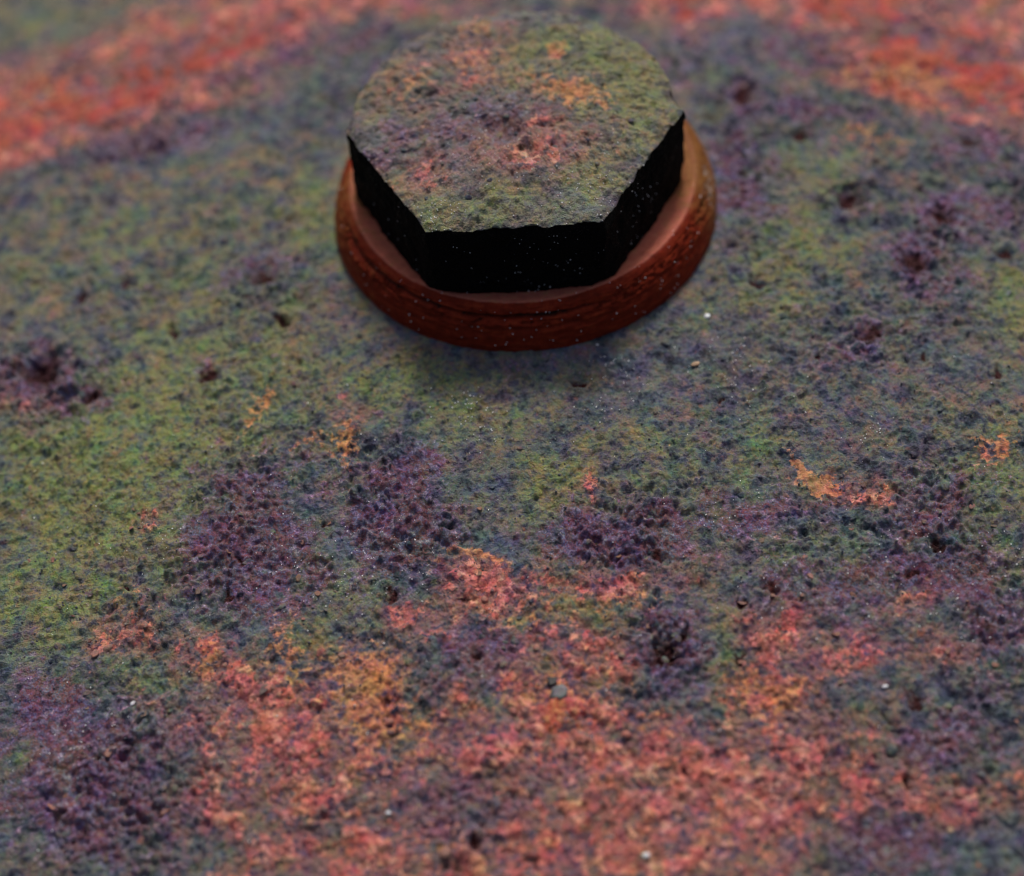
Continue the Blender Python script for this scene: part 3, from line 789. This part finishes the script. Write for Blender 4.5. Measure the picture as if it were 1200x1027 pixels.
# rings: t 0..1 across the top, then down the sides
rt = np.concatenate([np.linspace(0.004, 0.9, 84), np.linspace(0.908, 0.985, 12)])
rows_r, rows_z, rows_s = [], [], []
edge_n = 0.42 * fbm(hb * S, hb * 0, 2.0, 601, 5, 0.6) + 0.5 * fbm(hb * S, hb * 0 + 5, 7, 605, 2)
w = sstep(0.9, 1.0, hb / (2 * np.pi)); edge_n = edge_n * (1 - w) + edge_n[0] * w
back = sstep(-0.2, 0.9, np.sin(hb))                # the far half of the rim is worn rounder
for t in rt:
    rows_r.append(hexr(hb, -0.1) * t + 0 * hb); rows_s.append(0 * hb)
    rows_z.append(HT + 0.35 + 1.9 * (1 - t * t) + 1.9 * back * t * t - 1.5 * back * sstep(0.72, 1.02, t) ** 2 - 0.2 * sstep(.92, 1, t) ** 2 + edge_n * sstep(.8, 1, t))
zt = rows_z[-1]
for u in np.linspace(0, 1, 62):
    z = zt * (1 - u) + 3.2 * u - 0.55 * sstep(0, 0.06, u) * (1 - u)
    rows_r.append(hexr(hb, -0.1 + 0.7 * u) * (0.985 + 0.017 * sstep(0, 0.05, u)) + 0.4 * u * 0)
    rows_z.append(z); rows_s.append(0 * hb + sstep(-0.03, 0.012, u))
Rm, Zm, Sm = np.array(rows_r), np.array(rows_z), np.array(rows_s)
Tm = np.broadcast_to(hb, Rm.shape)
bx, by = Rm * np.cos(Tm), Rm * np.sin(Tm)
wgx, wgy = bx + 1.0 * fbm(bx, by, 4, 611, 3), by + 1.0 * fbm(bx, by, 4, 621, 3)
HZ = zone_fields(HEAD_ZONES, wgx.ravel(), wgy.ravel(), HT + 0.3)
g1, v1 = grains(bx, by, 1.5, 631, 0.3, 0.2, 0.5)
g2, v2 = grains(bx, by, 0.8, 632, 0.45, 0.12, 0.3)
topf = 1 - Sm
q = fbm(bx, by, 3.0, 641, 4, .6)
Zm = Zm + topf * (0.7 * fbm(bx, by, 8, 651, 3) + 0.26 * fbm(bx, by, 1.9, 655, 4, .6) + 0.42 * np.abs(gnoise(bx, by, 2.2, 691)) + 0.24 * np.abs(gnoise(bx, by, 1.1, 693)) + 0.45 * g1 + 0.35 * g2 - 0.3 * sstep(.28, .5, fbm(bx, by, 1.3, 671, 3)) + 0.18 * sstep(.05, .1, q) + 0.1 * sstep(.25, .29, q))
# the worn hollow in the middle and two small holes
pit = np.zeros_like(bx)
for (px, py, r_, dp) in ((592,164,2.4,1.3),(615,190,1.4,.7),(575,185,1.2,.5),(533,147,.55,.5),(528,140,.45,.35),(648,180,.5,.4),(612,182,.7,.4),(600,196,.8,.35)):
    c = at(np.array([float(px)]), np.array([float(py)]), HT + .5)[0]
    dd = ((bx - c[0]) ** 2 + (by - c[1]) ** 2) / r_ ** 2
    Zm = Zm - topf * dp * np.exp(-dd * 1.2) + topf * .2 * dp * np.exp(-((np.sqrt(dd) - 1.5) / .4) ** 2)
    if r_ < 1:
        pit = np.maximum(pit, .75 * np.exp(-dd * 1.2))
al = Tm * S
sn = 0.32 * fbm(al, Zm, 1.5, 661, 4, .6) + 0.6 * fbm(al, Zm, 5, 665, 3)
sw = sstep(.93, 1.0, Tm / (2 * np.pi)); sn = sn * (1 - sw) + np.broadcast_to(sn[:, :1], sn.shape) * sw
Rm2 = Rm + Sm * sn
bv = np.stack([Rm2 * np.cos(Tm), Rm2 * np.sin(Tm), Zm], -1).reshape(-1, 3)
gr = np.maximum(sstep(0.05, 0.2, g1), sstep(0.03, 0.15, g2) * 0.8).ravel() * topf.ravel()
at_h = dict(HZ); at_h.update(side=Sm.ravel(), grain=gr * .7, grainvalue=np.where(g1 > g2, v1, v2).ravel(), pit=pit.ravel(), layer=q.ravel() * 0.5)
c0 = len(bv)
bv = np.concatenate([bv, [bv[:NB].mean(0)]])
tri = np.stack([np.full(NB, c0), np.arange(NB), (np.arange(NB) + 1) % NB], -1)
at_h = {k: np.append(v, v[0]) for k, v in at_h.items()}
gq = grid_quads(len(Rm), NB, True)[:, ::-1]
bme = np_mesh('bolt_head', bv, gq, at_h, tri)
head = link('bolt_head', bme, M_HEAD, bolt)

r8 = np.random.default_rng(88)
ids = []
nt_ = len(rt)
def near_top(px, py, sx, sy, n):
    for _ in range(n):
        c = at(np.array([r8.normal(px, sx)]), np.array([r8.normal(py, sy)]), HT + .3)[0]
        dd = (bv[:nt_ * NB, 0] - c[0]) ** 2 + (bv[:nt_ * NB, 1] - c[1]) ** 2
        ids.append(int(np.argmin(dd)))
for a in ((515,258,16,10,30),(505,262,6,5,10),(600,150,60,40,30),(660,225,40,20,44),(705,235,14,14,16),(560,235,60,20,30),(720,170,40,40,20),(540,60,60,30,10),(560,200,40,20,12),(700,255,12,4,10)):
    near_top(*a)
for (d0, sd, n) in ((268, 8, 32), (250, 4, 9), (285, 4, 20), (320, 9, 30), (215, 10, 10)):
    for _ in range(n):
        a = int(((r8.normal(d0, sd) % 360) / 360) * NB) % NB
        ids.append(int((nt_ + r8.integers(2, 56)) * NB + a))
ids = np.array(ids)
nrm = np.where((ids < nt_ * NB)[:, None], np.array([0, 0, 1.0]), np.stack([np.cos(hb[ids % NB]), np.sin(hb[ids % NB]), 0 * hb[ids % NB]], -1))
specks('mineral_glints', bv[ids] + nrm * 0.05, np.where(ids < nt_ * NB, 1.0, .85) * r8.uniform(0.04, 0.1, len(ids)), M_SPECK, head, 13)
# lumps of scale on the bolt's top
for i, (px, py, r_) in enumerate([(534,147,.5),(622,172,.4),(650,182,.45),(690,175,.3),(474,183,.4),(550,238,.35),(640,150,.3),(575,222,.35),(700,200,.3),(630,215,.35),(520,200,.35),(455,180,.5),(675,140,.4),(720,180,.3),(594,148,.35),(585,166,.4),(605,162,.3),(560,130,.3),(740,150,.35),(660,245,.35),(500,235,.35)]):
    c = at(np.array([float(px)]), np.array([float(py)]), HT + .5)[0]
    n_ = int(np.argmin((bv[:nt_ * NB, 0] - c[0]) ** 2 + (bv[:nt_ * NB, 1] - c[1]) ** 2))
    o = link('rust_nodule', lumps[(i * 3) % len(lumps)], None, head)
    o.location = tuple(bv[n_] * MM)
    o.scale = (r_, r_ * r8.uniform(.8, 1.2), r_ * .8)
    o.rotation_euler = (0, 0, r8.uniform(0, 6))

# ------------------------------------------------------------------ loose grains lying on the plate and the bolt
def grain(name, px, py, r_, mat, label, cat, seed, scale=(1, 1, 1), rot=0.0, chip=False, tilt=(0, 0), nside=6):
    p = at(np.array([float(px)]), np.array([float(py)]))[0]
    z, _ = plate_z(p[None, :2])
    if chip:
        me = chip_mesh(seed, nside, 0.2, 0.1, name)
    else:
        me = lump_mesh(seed); me.name = name
        me.polygons.foreach_set('use_smooth', [False] * len(me.polygons))
        scale = (scale[0] * 0.95, scale[1] * 0.7, scale[2] * 0.6)
    me.materials.clear()
    o = link(name, me, mat)
    o.location = (p[0] * MM, p[1] * MM, (z[0] + 0.25 * r_) * MM)
    o.scale = (r_ * scale[0], r_ * scale[1], r_ * scale[2])
    o.rotation_euler = (tilt[0], tilt[1], math.radians(rot))
    o['label'] = label; o['category'] = cat
    if cat == 'grain':
        o['group'] = 'loose grains lying on the plate'
    return o


grain('sand_grain', 829, 370, .48, M_WHITE, 'bright white grain lying just right of and below the ring', 'grain', 901, (.75, 1.2, 1), 10)
grain('sand_grain', 815, 429, .55, M_TAN, 'tan grain lying below the bright white grain near the ring', 'grain', 902, (1.1, .9, .9), 20)
grain('sand_grain', 156, 823, .42, M_WHITE, 'thin white sliver on the green and brown lower left of the plate', 'grain', 903, (.6, 1.4, .9), -25)
grain('sand_grain', 455, 955, .3, M_WHITE, 'small white grain on the reddish area at lower middle left', 'grain', 904)
grain('sand_grain', 757, 1004, .42, M_WHITE, 'blurred round white grain near the bottom edge, right of the middle', 'grain', 905)
grain('sand_grain', 1113, 974, .4, M_TAN, 'small pale grain on the red patch at lower right', 'grain', 906)
grain('sand_grain', 700, 405, .2, M_WHITE, 'tiny pale grain in front of the ring', 'grain', 907)
grain('sand_grain', 1037, 805, .32, M_WHITE, 'small white grain between grey and purple scale at right', 'grain', 908)
grain('paint_chip_or_shadow', 657, 812, 1.35, M_GREY, 'flat grey chip lying on the orange patch at lower middle', 'chip', 911, (1, .95, .9), 20, True, (.18, -.1))
grain('paint_chip_or_shadow', 647, 800, .85, M_SHADOW, 'small black wedge standing in for shade against the upper left of the grey chip', 'chip', 912, (1.1, .7, .9), -40, True, (.1, .1), 4)  # black piece added as the shadow beside the grey chip
